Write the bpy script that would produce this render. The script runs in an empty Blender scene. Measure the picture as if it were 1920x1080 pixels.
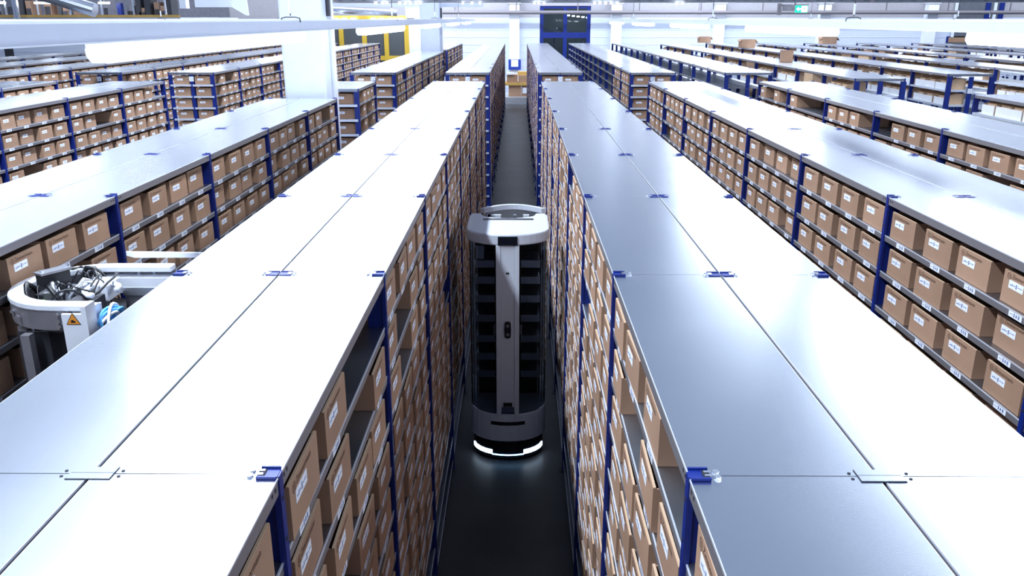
import bpy, math, random
from mathutils import Vector, Matrix
from mathutils.bvhtree import BVHTree
from math import pi, sin, cos, tan, radians

random.seed(11)
S = bpy.context.scene
C = S.collection

# ------------------------------------------------------------------ camera
CZ = 3.75                 # eye height; rack tops are one unit below
TOP = 2.75                # height of the rack tops
PITCH = math.atan(505 / 1560)
YAW = 0.00671
F = 1560.0
cam_d = bpy.data.cameras.new('camera')
cam_d.sensor_width = 36.0
cam_d.lens = 36.0 * F / 1920
cam_d.clip_start = 0.05
cam_d.clip_end = 300
cam = bpy.data.objects.new('camera', cam_d)
C.objects.link(cam)
cam.location = (0, 0, CZ)
cam.rotation_euler = (pi / 2 - PITCH, 0, YAW)
S.camera = cam

# ------------------------------------------------------------------ world, exposure
W = bpy.data.worlds.new('hall_light')
S.world = W
W.use_nodes = True
bg = W.node_tree.nodes['Background']
bg.inputs[0].default_value = (0.50, 0.66, 1.0, 1)
bg.inputs[1].default_value = 0.20
S.view_settings.view_transform = 'Standard'
S.view_settings.look = 'None'
S.view_settings.gamma = 1
S.view_settings.exposure = 1.0
LAMP = 9.0               # strength of the tube luminaires


def area(name, loc, size, power, rot=(0, 0, 0), col=(0.76, 0.86, 1)):
    l = bpy.data.lights.new(name, 'AREA')
    l.shape = 'RECTANGLE'
    l.size, l.size_y = size
    l.energy = power
    l.color = col
    o = bpy.data.objects.new(name, l)
    o.location = loc
    o.rotation_euler = rot
    C.objects.link(o)
    return o


# high-bay rows under the hall roof, above the frame; plus an added wall wash and gate fill
area('roof_area_light', (-3.4, 8, 8.93), (0.35, 26), 1700)
area('roof_area_light', (-3.4, 33, 8.93), (0.35, 16), 900)
area('roof_area_light', (8.3, 8, 8.93), (1.5, 26), 720)
area('roof_area_light', (8.3, 33, 8.93), (0.6, 16), 750)
area('roof_area_light', (6, 36.5, 8.93), (56, 0.5), 1700, (radians(58), 0, 0))  # added wash tilted at the far wall to brighten it, not a known lamp row
area('gate_room_fill', (2.4, 46, 6.5), (6, 2), 160)  # added fill that brightens the conveyor belts behind the gate
area('roof_area_light', (-16, 26, 8.93), (0.6, 24), 350)


# ------------------------------------------------------------------ materials
def mat(name, col, rough=0.5, metal=0.0, emit=None, noise=0.0, nscale=8.0, spec=0.5, coat=0.0, objvar=0.0):
    m = bpy.data.materials.new(name)
    m.use_nodes = True
    nt = m.node_tree
    b = nt.nodes['Principled BSDF']
    b.inputs['Base Color'].default_value = (*col, 1)
    b.inputs['Roughness'].default_value = rough
    b.inputs['Metallic'].default_value = metal
    b.inputs['Specular IOR Level'].default_value = spec
    b.inputs['Coat Weight'].default_value = coat
    if emit:
        b.inputs['Emission Color'].default_value = (*emit[0], 1)
        b.inputs['Emission Strength'].default_value = emit[1]
    if noise or objvar:
        tc = nt.nodes.new('ShaderNodeNewGeometry')
        n = nt.nodes.new('ShaderNodeTexNoise')
        n.inputs['Scale'].default_value = nscale
        n.inputs['Detail'].default_value = 4
        nt.links.new(tc.outputs['Position'], n.inputs['Vector'])
        mr = nt.nodes.new('ShaderNodeMapRange')
        mr.inputs['From Min'].default_value = 0.3
        mr.inputs['From Max'].default_value = 0.7
        mr.inputs['To Min'].default_value = 1 - noise
        mr.inputs['To Max'].default_value = 1 + noise
        nt.links.new(n.outputs['Fac'], mr.inputs['Value'])
        last = mr.outputs['Result']
        if objvar:
            oi = nt.nodes.new('ShaderNodeObjectInfo')
            m2 = nt.nodes.new('ShaderNodeMapRange')
            m2.inputs['To Min'].default_value = 1 - objvar
            m2.inputs['To Max'].default_value = 1 + objvar
            nt.links.new(oi.outputs['Random'], m2.inputs['Value'])
            mm = nt.nodes.new('ShaderNodeMath')
            mm.operation = 'MULTIPLY'
            nt.links.new(last, mm.inputs[0])
            nt.links.new(m2.outputs['Result'], mm.inputs[1])
            last = mm.outputs[0]
        mx = nt.nodes.new('ShaderNodeVectorMath')
        mx.operation = 'SCALE'
        mx.inputs[0].default_value = col
        nt.links.new(last, mx.inputs['Scale'])
        nt.links.new(mx.outputs[0], b.inputs['Base Color'])
    return m


def steel(name, col, r0, r1, scale=2.5, bump=0.004):
    """galvanised sheet: metallic, roughness wanders, faint long scratches"""
    m = mat(name, col, r0, 1.0)
    nt = m.node_tree
    b = nt.nodes['Principled BSDF']
    g = nt.nodes.new('ShaderNodeNewGeometry')
    n = nt.nodes.new('ShaderNodeTexNoise')
    n.inputs['Scale'].default_value = scale
    n.inputs['Detail'].default_value = 5
    nt.links.new(g.outputs['Position'], n.inputs['Vector'])
    mr = nt.nodes.new('ShaderNodeMapRange')
    mr.inputs['From Min'].default_value = 0.3
    mr.inputs['From Max'].default_value = 0.7
    mr.inputs['To Min'].default_value = r0
    mr.inputs['To Max'].default_value = r1
    nt.links.new(n.outputs['Fac'], mr.inputs['Value'])
    nt.links.new(mr.outputs['Result'], b.inputs['Roughness'])
    return m


M = {}
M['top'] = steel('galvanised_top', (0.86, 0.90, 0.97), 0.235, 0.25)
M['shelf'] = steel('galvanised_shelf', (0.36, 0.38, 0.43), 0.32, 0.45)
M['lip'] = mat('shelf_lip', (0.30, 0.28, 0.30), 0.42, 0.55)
M['lipedge'] = mat('bright_sheet_edge', (0.85, 0.9, 1.0), 0.35, 0.5)  # pale shelf lips; on thin edge strips a painted light catch
M['blue'] = mat('blue_powder_coat', (0.006, 0.022, 0.20), 0.38, 0.1, noise=0.12)
M['slot'] = mat('dark_slot', (0.006, 0.008, 0.02), 0.7)
M['clip'] = mat('zinc_clip', (0.85, 0.88, 0.95), 0.25, 0.9)
M['card'] = mat('corrugated_cardboard', (0.38, 0.232, 0.152), 0.8, noise=0.07, nscale=5, objvar=0.09, spec=0.2)
M['rim'] = mat('cardboard_cut_edge', (0.60, 0.42, 0.28), 0.85, spec=0.2)  # lightened colour paints the light falling on the carton's top edge
M['cardlight'] = mat('light_cardboard', (0.62, 0.42, 0.27), 0.8, noise=0.08, spec=0.2)
M['cardyellow'] = mat('yellowish_cardboard', (0.55, 0.34, 0.10), 0.8, noise=0.08, spec=0.2)
M['print'] = mat('brown_print', (0.10, 0.045, 0.025), 0.8)
M['paper'] = mat('white_paper', (0.86, 0.88, 0.95), 0.6)
M['ink'] = mat('blue_grey_ink', (0.22, 0.26, 0.42), 0.7)
M['white'] = mat('white_enamel', (0.80, 0.83, 0.90), 0.35, noise=0.02)
M['trunk'] = mat('light_trunking', (0.66, 0.70, 0.82), 0.4, noise=0.02)
M['lamp'] = mat('lamp_diffuser', (0.9, 0.95, 1), 0.4, emit=((0.86, 0.93, 1.0), LAMP))
M['lampcap'] = mat('lamp_end_cap', (0.85, 0.9, 1.0), 0.4, emit=((0.86, 0.93, 1.0), 0.35))
M['floor'] = mat('grey_screed', (0.05, 0.05, 0.056), 0.42, noise=0.25, nscale=1.6)
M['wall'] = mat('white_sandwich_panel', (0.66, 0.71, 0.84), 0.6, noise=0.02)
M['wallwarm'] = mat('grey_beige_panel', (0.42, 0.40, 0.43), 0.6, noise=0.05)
M['column'] = mat('painted_column', (0.60, 0.65, 0.80), 0.5, noise=0.02)
M['whitecol'] = mat('white_column_paint', (0.9, 0.92, 0.98), 0.5)
M['dark'] = mat('dark_steel', (0.05, 0.05, 0.06), 0.5, 0.3)
M['tray'] = mat('cable_tray_grey', (0.16, 0.17, 0.20), 0.5, 0.4, noise=0.1)
M['pipe'] = mat('brown_grey_pipe', (0.22, 0.20, 0.22), 0.5, 0.2)
M['yellow'] = mat('yellow_guard_paint', (0.62, 0.40, 0.04), 0.45)
M['mesh'] = mat('dark_mesh', (0.10, 0.11, 0.12), 0.5, 0.3)
M['black'] = mat('black_plastic', (0.008, 0.009, 0.012), 0.35)
M['blackgloss'] = mat('black_gloss', (0.004, 0.005, 0.01), 0.08, coat=0.5)
M['robot'] = mat('robot_white_shell', (0.62, 0.66, 0.74), 0.35)
M['led'] = mat('robot_led', (0.8, 0.9, 1), 0.4, emit=((0.6, 0.78, 1.0), 2.6))
M['bluelamp'] = mat('indicator', (0.2, 0.5, 1), 0.4, emit=((0.3, 0.6, 1.0), 3.0))
M['alu'] = mat('brushed_aluminium', (0.70, 0.72, 0.78), 0.28, 0.9, noise=0.05)
M['alugrey'] = mat('grey_plate', (0.30, 0.29, 0.32), 0.42, 0.5, noise=0.12)
M['orange'] = mat('orange_sign', (0.80, 0.30, 0.04), 0.5)
M['cable'] = mat('light_blue_cable', (0.10, 0.42, 0.85), 0.5)
M['green'] = mat('exit_sign_green', (0.0, 0.45, 0.12), 0.4, emit=((0.0, 0.75, 0.25), 1.3))
M['exitwhite'] = mat('exit_sign_white', (0.9, 1, 0.95), 0.4, emit=((0.85, 1.0, 0.9), 2.0))
M['greentag'] = mat('lime_tag', (0.25, 0.6, 0.12), 0.5)
M['signblue'] = mat('blue_sign', (0.012, 0.04, 0.33), 0.5)
M['pallet'] = mat('pale_concrete', (0.42, 0.43, 0.47), 0.5, noise=0.06)
M['whitebin'] = mat('white_bin_card', (0.88, 0.88, 0.90), 0.6, noise=0.03)
g = bpy.data.materials.new('tinted_glass')
g.use_nodes = True
gb = g.node_tree.nodes['Principled BSDF']
gb.inputs['Base Color'].default_value = (0.45, 0.5, 0.58, 1)
gb.inputs['Roughness'].default_value = 0.03
gb.inputs['Transmission Weight'].default_value = 1.0
gb.inputs['IOR'].default_value = 1.1
M['glass'] = g
g2 = bpy.data.materials.new('window_glass')
g2.use_nodes = True
gb = g2.node_tree.nodes['Principled BSDF']
gb.inputs['Base Color'].default_value = (0.5, 0.6, 0.62, 1)
gb.inputs['Roughness'].default_value = 0.02
gb.inputs['Transmission Weight'].default_value = 1.0
gb.inputs['IOR'].default_value = 1.3
M['pane'] = g2


# ------------------------------------------------------------------ mesh helpers
class MB:
    def __init__(s):
        s.v, s.f, s.m, s.mats = [], [], [], []

    def mi(s, m):
        m = M[m] if isinstance(m, str) else m
        if m not in s.mats:
            s.mats.append(m)
        return s.mats.index(m)

    def quad(s, pts, m):
        n = len(s.v)
        s.v += [tuple(p) for p in pts]
        s.f.append(tuple(range(n, n + len(pts))))
        s.m.append(s.mi(m))

    def box(s, x0, x1, y0, y1, z0, z1, m, xf=None):
        n = len(s.v)
        p = [(x0, y0, z0), (x1, y0, z0), (x1, y1, z0), (x0, y1, z0), (x0, y0, z1), (x1, y0, z1), (x1, y1, z1), (x0, y1, z1)]
        if xf:
            p = [tuple(xf @ Vector(q)) for q in p]
        s.v += p
        i = s.mi(m)
        for f in ((0, 3, 2, 1), (4, 5, 6, 7), (0, 1, 5, 4), (1, 2, 6, 5), (2, 3, 7, 6), (3, 0, 4, 7)):
            s.f.append(tuple(n + a for a in f))
            s.m.append(i)
        return s

    def prism(s, poly, z0, z1, m, xf=None, side=None):
        """closed outline (ccw in xy) extruded in z"""
        n = len(s.v)
        k = len(poly)
        p = [(x, y, z0) for x, y in poly] + [(x, y, z1) for x, y in poly]
        if xf:
            p = [tuple(xf @ Vector(q)) for q in p]
        s.v += p
        i = s.mi(m)
        j = s.mi(side) if side else i
        s.f.append(tuple(range(n + k - 1, n - 1, -1)))
        s.m.append(i)
        s.f.append(tuple(range(n + k, n + 2 * k)))
        s.m.append(i)
        for a in range(k):
            b = (a + 1) % k
            s.f.append((n + a, n + b, n + k + b, n + k + a))
            s.m.append(j)
        return s

    def strip(s, inner, outer, z0, z1, m):
        """open band between two polylines of equal length, extruded in z"""
        i = s.mi(m)
        n = len(s.v)
        k = len(inner)
        for z in (z0, z1):
            s.v += [(x, y, z) for x, y in inner] + [(x, y, z) for x, y in outer]
        I0, O0, I1, O1 = n, n + k, n + 2 * k, n + 3 * k
        for a in range(k - 1):
            s.f += [(I0 + a, I0 + a + 1, O0 + a + 1, O0 + a), (I1 + a, O1 + a, O1 + a + 1, I1 + a + 1),
                    (O0 + a, O0 + a + 1, O1 + a + 1, O1 + a), (I0 + a, I1 + a, I1 + a + 1, I0 + a + 1)]
            s.m += [i] * 4
        s.f += [(I0, O0, O1, I1), (I0 + k - 1, I1 + k - 1, O1 + k - 1, O0 + k - 1)]
        s.m += [i] * 2
        return s

    def tube(s, pts, r, m, n=8):
        i = s.mi(m)
        pts = [Vector(p) for p in pts]
        base = len(s.v)
        for a, p in enumerate(pts):
            d = (pts[min(a + 1, len(pts) - 1)] - pts[max(a - 1, 0)]).normalized()
            u = d.cross(Vector((0, 0, 1)))
            if u.length < 1e-3:
                u = Vector((1, 0, 0))
            u.normalize()
            w = d.cross(u)
            for q in range(n):
                t = 2 * pi * q / n
                s.v.append(tuple(p + u * (r * cos(t)) + w * (r * sin(t))))
        for a in range(len(pts) - 1):
            for q in range(n):
                b = base + a * n
                s.f.append((b + q, b + (q + 1) % n, b + n + (q + 1) % n, b + n + q))
                s.m.append(i)
        s.f.append(tuple(base + q for q in range(n))[::-1])
        s.m.append(i)
        s.f.append(tuple(base + (len(pts) - 1) * n + q for q in range(n)))
        s.m.append(i)
        return s

    def add(s, other, xf):
        n = len(s.v)
        s.v += [tuple(xf @ Vector(p)) for p in other.v]
        ix = [s.mi(m) for m in other.mats]
        s.f += [tuple(n + a for a in f) for f in other.f]
        s.m += [ix[a] for a in other.m]

    def mesh(s, name, smooth=False):
        me = bpy.data.meshes.new(name)
        me.from_pydata(s.v, [], s.f)
        for m in s.mats:
            me.materials.append(m)
        me.polygons.foreach_set('material_index', s.m)
        if smooth:
            me.shade_smooth()
        me.update()
        return me

    def build(s, name, parent=None, bevel=0.0, smooth=False):
        o = bpy.data.objects.new(name, s.mesh(name, smooth))
        C.objects.link(o)
        if parent:
            o.parent = parent
        if bevel:
            b = o.modifiers.new('soft_edge', 'BEVEL')
            b.width = bevel
            b.segments = 2
            b.limit_method = 'ANGLE'
        return o


def inst(name, me, loc=(0, 0, 0), rz=0.0, parent=None):
    o = bpy.data.objects.new(name, me)
    C.objects.link(o)
    o.location = loc
    o.rotation_euler = (0, 0, rz)
    if parent:
        o.parent = parent
    return o


def tag(o, label=None, cat=None, group=None, kind=None):
    if label: o['label'] = label
    if cat: o['category'] = cat
    if group: o['group'] = group
    if kind: o['kind'] = kind
    return o


def empty(name, loc=(0, 0, 0), rz=0.0):
    o = bpy.data.objects.new(name, None)
    o.empty_display_size = 0.1
    C.objects.link(o)
    o.location = loc
    o.rotation_euler = (0, 0, rz)
    return o


def at(px, py, Y=None, z=None):
    """point where the photo pixel's ray meets the plane y=Y or z=z (used only to measure the place)"""
    d = Vector(((px - 960) / F, (540 - py) / F, -1))
    d = cam.rotation_euler.to_matrix() @ d
    t = (Y / d.y) if Y is not None else ((z - CZ) / d.z)
    return Vector((0, 0, CZ)) + d * t


# ------------------------------------------------------------------ setting
WY = 42.0                                  # far wall
b = MB(); b.box(-34, 44, -3, WY + 9, -0.1, 0, 'floor')
tag(b.build('floor'), kind='structure')
b = MB(); b.box(-0.9, 1.0, 39.0, WY - 0.5, 0.0, 0.32, 'pallet')
tag(b.build('trim_1'), kind='structure')

# far wall, with the opening of the blue gate
gx0, gx1 = at(1012, 60, Y=WY).x, at(1107, 60, Y=WY).x
gtop = at(1060, 11, Y=WY).z
b = MB()
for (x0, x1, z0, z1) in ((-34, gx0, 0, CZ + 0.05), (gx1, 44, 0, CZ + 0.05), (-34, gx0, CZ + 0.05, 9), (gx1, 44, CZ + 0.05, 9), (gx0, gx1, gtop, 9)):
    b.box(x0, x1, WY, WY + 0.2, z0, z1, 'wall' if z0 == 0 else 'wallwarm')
for k in range(9):                         # horizontal panel joints
    z = 0.5 + k * 0.34
    b.box(-34, gx0 - 0.05, WY - 0.012, WY, z, z + 0.02, 'wall')
    b.box(gx1 + 0.05, 44, WY - 0.012, WY, z, z + 0.02, 'wall')
tag(b.build('wall_back'), kind='structure')
b = MB(); b.box(-34.2, -34, -3, WY + 0.2, 0, 9, 'wall')
tag(b.build('wall_left'), kind='structure')
b = MB(); b.box(44, 44.2, -3, WY + 0.2, 0, 9, 'wall')
tag(b.build('wall_right'), kind='structure')

# columns standing in front of the far wall
for px in (964.5, 1155, 1347, 1543, 1742):
    x = at(px, 60, Y=WY - 0.3).x
    b = MB(); b.box(x - 0.24, x + 0.24, WY - 0.45, WY - 0.02, 0, 9, 'whitecol')
    b.box(x - 0.30, x + 0.30, WY - 0.50, WY - 0.0201, 4.43, 4.63, 'white')
    tag(b.build('column'), 'white painted column against the far wall, %s' % {964.5: 'above the blue sign at the aisle end', 1155: 'next to the blue gate', 1347: 'behind the small flapped carton', 1543: 'second from the dark doorway', 1742: 'nearest the dark doorway'}[px], 'column', 'columns along the far wall')

# blue gate with dark glazing in the far wall
gt = empty('door_1', ((gx0 + gx1) / 2, WY + 0.1, 0))
tag(gt, kind='structure')
b = MB()
w = (gx1 - gx0) / 2
zt = at(1060, 66, Y=WY).z
for x in (-w, -0.09, w - 0.18):
    b.box(x, x + 0.18, -0.06, 0.06, 0, gtop, 'blue')
for z in (0, zt - 0.13, gtop - 0.12):
    b.box(-w + 0.18, -0.09, -0.05, 0.05, z, z + 0.26 if z else 0.4, 'blue')
    b.box(0.09, w - 0.18, -0.05, 0.05, z, z + 0.26 if z else 0.4, 'blue')
b.build('door_frame', gt)
b = MB(); b.box(-w + 0.1, w - 0.1, -0.01, 0.01, 0.1, gtop - 0.05, 'pane')
b.build('door_glass', gt)
# conveyor room behind the gate
b = MB()
b.box(gx0 - 4, gx1 + 4, WY + 8, WY + 8.1, 0, 6, 'mesh')
tag(b.build('wall_behind_gate'), kind='structure')
for i, (x, z, ln) in enumerate(((gx0 - 0.3, 3.43, 1), (gx0 + 1.2, 3.23, 1))):
    cv = empty('conveyor', (x, WY + 4, z))
    tag(cv, ('pale conveyor belt sloping down behind the blue gate, beside its hinge side', 'pale conveyor belt seen through the blue gate, beyond the middle bar')[i], 'conveyor', 'conveyors behind the gate')
    xf = Matrix.Rotation(radians(18), 4, 'Y')
    b = MB(); b.box(-0.2, 1.5, -0.6, 0.6, -0.05, 0.0, 'white', xf); b.build('belt', cv)
    b = MB(); b.box(-0.2, 1.5, -0.66, -0.6, -0.1, 0.08, 'alugrey', xf); b.build('side_rail', cv)
    b = MB(); b.box(0.1, 0.2, -0.5, -0.4, -z, -0.1, 'alugrey'); b.box(1.1, 1.2, -0.5, -0.4, -z, -0.4, 'alugrey'); b.build('stand', cv)
for k in range(5):
    lp = at(1066 + 9 * k, 29 + k * 1.0, Y=WY + 6)
    b = MB(); b.box(lp.x - 0.06, lp.x + 0.06, lp.y - 0.3, lp.y + 0.3, lp.z - 0.03, lp.z + 0.03, 'lamp'); b.box(lp.x - 0.01, lp.x + 0.01, lp.y - 0.01, lp.y + 0.01, lp.z + 0.03, 9, 'dark')
    tag(b.build('tube_lamp'), 'small bright lamp seen through the blue gate glass', 'lamp', 'lamps behind the gate')

# dark doorway right of the hall
dx0, dx1 = at(1790, 30, Y=WY).x, at(1880, 30, Y=WY).x
dr = empty('door_2', ((dx0 + dx1) / 2, WY - 0.02, 0)); tag(dr, kind='structure')
b = MB(); b.box(-(dx1 - dx0) / 2, (dx1 - dx0) / 2, -0.03, 0.0, 0, 4.63, 'tray'); b.build('door_leaf', dr)
b = MB()
for x in (0.35, 1.0): b.box(x - 0.12, x + 0.12, -0.06, -0.031, 2.9, 4.63, 'blue')
for x in (-1.15, 0.7): b.box(x - 0.07, x + 0.07, -0.06, -0.031, 2.9, 4.63, 'white')
b.build('door_frame', dr)

# window with stacked cartons behind, low on the far wall at right
wx0, wx1 = at(1773, 80, Y=WY).x, at(1819, 80, Y=WY).x
b = MB(); b.box(wx0, wx1, WY - 0.05, WY - 0.001, at(1790, 80, Y=WY).z, at(1790, 68, Y=WY).z, 'blue')
b.box(wx0 + 0.08, wx1 - 0.06, WY - 0.06, WY - 0.0501, at(1790, 79.5, Y=WY).z, at(1790, 70, Y=WY).z, 'card')
tag(b.build('window_1'), kind='structure')

# ------------------------------------------------------------------ rack geometry
BAY = 1.582
Y0 = 1.69
PT = 0.05                                  # post width along the row
LV = [0.231 + 0.22 * k for k in range(12)]  # shelf depth below the top
_cache = {}
racks = []
ORD = ['first', 'second', 'third', 'fourth', 'fifth', 'sixth', 'seventh', 'eighth', 'ninth', 'tenth', 'eleventh', 'twelfth', 'thirteenth', 'fourteenth']


def panel_mesh(w, l, thick=0.045):
    k = ('panel', round(w, 3), round(l, 3))
    if k not in _cache:
        b = MB()
        # shallow tray with turned-down lips
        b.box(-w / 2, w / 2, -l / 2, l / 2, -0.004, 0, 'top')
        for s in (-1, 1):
            b.box(*((w / 2, w / 2 + 0.002) if s > 0 else (-w / 2 - 0.002, -w / 2)), -l / 2, l / 2, -0.006, -0.0004, 'lipedge')  # bright strip paints the light a rounded edge would catch
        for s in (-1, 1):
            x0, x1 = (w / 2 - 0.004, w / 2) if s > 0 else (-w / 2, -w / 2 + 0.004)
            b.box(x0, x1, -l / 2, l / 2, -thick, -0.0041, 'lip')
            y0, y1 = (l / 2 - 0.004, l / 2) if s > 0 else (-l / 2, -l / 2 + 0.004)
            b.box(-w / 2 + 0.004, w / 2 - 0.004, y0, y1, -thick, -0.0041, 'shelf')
        for y in (-l / 2 + 0.035, -l / 2 + 0.06, l / 2 - 0.035, l / 2 - 0.06):       # lip holes
            for s in (-1, 1):
                b.box(*( (w / 2, w / 2 + 0.0006) if s > 0 else (-w / 2 - 0.0006, -w / 2)), y - 0.005, y + 0.005, -0.026, -0.016, 'slot')
        _cache[k] = b.mesh('top_panel')
    return _cache[k]


def shelf_mb(w, l):
    """shelf for a face looking to +x: front lip at x=+w/2"""
    b = MB()
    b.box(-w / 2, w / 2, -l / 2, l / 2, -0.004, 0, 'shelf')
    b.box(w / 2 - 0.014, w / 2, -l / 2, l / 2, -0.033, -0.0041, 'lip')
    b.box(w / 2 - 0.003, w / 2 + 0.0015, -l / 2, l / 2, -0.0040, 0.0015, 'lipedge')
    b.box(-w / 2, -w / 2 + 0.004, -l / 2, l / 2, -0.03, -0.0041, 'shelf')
    return b


def post_mb(h, deep=0.075):
    """blue perforated upright of a face looking to +x"""
    b = MB()
    b.box(-0.012, 0.004, -0.014, 0.014, 0, h, 'blue')
    b.box(-deep, -0.0121, -0.006, 0.006, 0, h - 0.05, 'blue')
    for k in range(int(h / 0.11)):
        z = h - 0.07 - k * 0.11
        b.box(0.004, 0.0046, -0.006, 0.006, z, z + 0.012, 'slot')
    b.box(-0.03, 0.03, -0.045, 0.045, 0, 0.004, 'dark')
    return b


def box_mb(w=0.292, d=0.36, h=0.150):
    """open carton; front looks to -y, base at z=0"""
    b = MB(); t = 0.006
    b.box(-w / 2, w / 2, 0, t * 1.6, 0, h, 'card')
    b.box(-w / 2, -w / 2 + t, t * 1.6, d, 0, h - 0.003, 'card')
    b.box(w / 2 - t, w / 2, t * 1.6, d, 0, h - 0.003, 'card')
    b.box(-w / 2 + t, w / 2 - t, d - t, d, 0, h - 0.003, 'card')
    b.box(-w / 2 + t, w / 2 - t, t * 1.6, d - t, 0, t, 'card')
    b.box(-w / 2 + 0.001, w / 2 - 0.001, 0.001, t * 1.6 - 0.001, h, h + 0.002, 'rim')
    return b


def sticker_mb(glyph=True):
    b = MB()
    b.box(-0.098, 0.014, -0.0012, -0.0002, 0.075, 0.112, 'paper')
    if glyph:
        y = -0.0016
        for x, w_, z, h_ in ((-0.088, 0.012, 0.088, 0.006), (-0.073, 0.007, 0.088, 0.010), (-0.062, 0.012, 0.090, 0.005), (-0.044, 0.010, 0.083, 0.020), (-0.028, 0.012, 0.092, 0.004), (-0.013, 0.018, 0.092, 0.004)):
            b.box(x, x + w_, y, -0.0012, z, z + h_, 'ink')
    return b


def tag_mb():
    b = MB()                               # price ticket, looks to +x, origin on the lip face
    b.box(0, 0.0012, -0.05, 0.05, -0.031, -0.003, 'paper')
    for y, w_, h_ in ((-0.04, 0.022, 0.003), (-0.012, 0.009, 0.018), (0.004, 0.011, 0.014), (0.022, 0.012, 0.017)):
        b.box(0.0012, 0.0016, y, y + w_, -0.017 - h_ / 2, -0.017 + h_ / 2, 'ink')
    return b


BOXM = box_mb()
BOXME = BOXM.mesh('storage_box')
STK = sticker_mb().mesh('sticker')
TAGMB = tag_mb()
TAGME = TAGMB.mesh('shelf_ticket')


# printed wordmark: ring emblem and a line of lettering, turned into one mesh
cu = bpy.data.curves.new('wordmark', 'FONT')
cu.body = 'Zimmermann'
cu.size = 0.030
cu.resolution_u = 2
cu.space_character = 1.0
tmp = bpy.data.objects.new('wordmark', cu)
C.objects.link(tmp)
bpy.context.view_layer.update()
wm = bpy.data.meshes.new_from_object(tmp.evaluated_get(bpy.context.evaluated_depsgraph_get()))
xs = [v.co.x for v in wm.vertices]
sc = 0.150 / (max(xs) - min(xs))
lb = MB()
for p in wm.polygons:
    lb.quad([(-0.082 + (wm.vertices[i].co.x - min(xs)) * sc, -0.0009, 0.122 + wm.vertices[i].co.y * sc) for i in p.vertices], 'print')
bpy.data.objects.remove(tmp)
n = 20
for r0, r1 in ((0.0135, 0.0155),):
    for k in range(n):
        a0, a1 = 2 * pi * k / n, 2 * pi * (k + 1) / n
        lb.quad([(-0.105 + r0 * cos(a0), -0.0009, 0.127 + r0 * sin(a0)), (-0.105 + r1 * cos(a0), -0.0009, 0.127 + r1 * sin(a0)),
                 (-0.105 + r1 * cos(a1), -0.0009, 0.127 + r1 * sin(a1)), (-0.105 + r0 * cos(a1), -0.0009, 0.127 + r0 * sin(a1))], 'print')
for dz in (-0.006, 0, 0.006):
    lb.quad([(-0.114, -0.0009, 0.126 + dz), (-0.096, -0.0009, 0.126 + dz), (-0.096, -0.0009, 0.1282 + dz), (-0.114, -0.0009, 0.1282 + dz)], 'print')
PRINT = lb.mesh('printed_logo')

clip_b = MB()                              # edge clip, centre at origin, reaching inward along -x
clip_b.box(-0.046, 0.0, -0.024, 0.024, 0.0005, 0.003, 'blue')
clip_b.box(-0.046, -0.030, -0.016, 0.016, 0.003, 0.005, 'slot')
clip_b.box(-0.046, 0.0, 0.020, 0.026, 0.003, 0.008, 'blue')
clip_b.box(-0.046, 0.0, -0.026, -0.020, 0.003, 0.008, 'blue')
clip_b.box(-0.050, -0.034, -0.012, -0.004, 0.005, 0.007, 'clip')
clip_b.box(-0.050, -0.034, 0.004, 0.012, 0.005, 0.007, 'clip')
CLIP = clip_b.mesh('top_clip')
sb = MB()
for s in (-1, 1):
    poly = [(-0.063 + 0.008 * cos(t * pi / 4), s * 0.012 + 0.008 * sin(t * pi / 4)) for t in range(8)]
    sb.prism(poly, 0.0005, 0.006, 'clip')
SCREW = sb.mesh('clip_screw')
mc = MB()
for s in (-1, 1):
    mc.box(min(s * 0.003, s * 0.052), max(s * 0.003, s * 0.052), -0.024, 0.024, 0.0005, 0.003, 'blue')
    mc.box(min(s * 0.003, s * 0.052), max(s * 0.003, s * 0.052), 0.020, 0.026, 0.003, 0.006, 'blue')
    mc.box(min(s * 0.036, s * 0.052), max(s * 0.036, s * 0.052), -0.014, 0.014, 0.003, 0.005, 'clip')
    for q in (-1, 1):
        mc.prism([(s * 0.063 + 0.006 * cos(t * pi / 4), q * 0.012 + 0.006 * sin(t * pi / 4)) for t in range(8)], 0.0005, 0.005, 'clip')
MIDCLIP = mc.mesh('middle_clip')
mp_ = MB()                                 # plain sheet cover plate with its dark outline
mp_.box(-0.052, 0.052, -0.027, 0.027, 0.0003, 0.001, 'slot')
mp_.box(-0.0505, 0.0505, -0.025, -0.001, 0.001, 0.003, 'top')
mp_.box(-0.0505, 0.0505, 0.001, 0.0255, 0.001, 0.003, 'top')
for s in (-1, 1):
    for q in (-1, 1):
        mp_.prism([(s * 0.066 + 0.004 * cos(t * pi / 4), q * 0.012 + 0.004 * sin(t * pi / 4)) for t in range(8)], 0.0003, 0.0012, 'slot')
COVER = mp_.mesh('cover_plate')


def cached(kind, key, fn):
    k = (kind, key)
    if k not in _cache:
        _cache[k] = fn()
    return _cache[k]


def MB_flip(b, s):
    if s > 0: return b
    r = MB(); r.add(b, Matrix.Rotation(pi, 4, 'Z')); return r


class Rack:
    """double row of shelving; faces looking to -x (side -1) and +x (side +1)"""
    def __init__(s, name, phrase, xl, xr, ys, ye, sides, levels=LV, fill=None, endboxes=False, where='', lv_other=(), nlev_mesh=None):
        s.name, s.phrase, s.xl, s.xr, s.ys, s.ye = name, phrase, xl, xr, ys, ye
        s.sides, s.levels, s.fill, s.endboxes, s.where = sides, levels, fill, endboxes, where
        s.n = int(round((ye - ys) / BAY))
        s.bay = (ye - ys) / s.n
        s.w = (xr - xl) / 2 - 0.007
        racks.append(s)


def f_std(p=0.05):
    return lambda r, side, bay, lev, slot: random.random() > p


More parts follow.
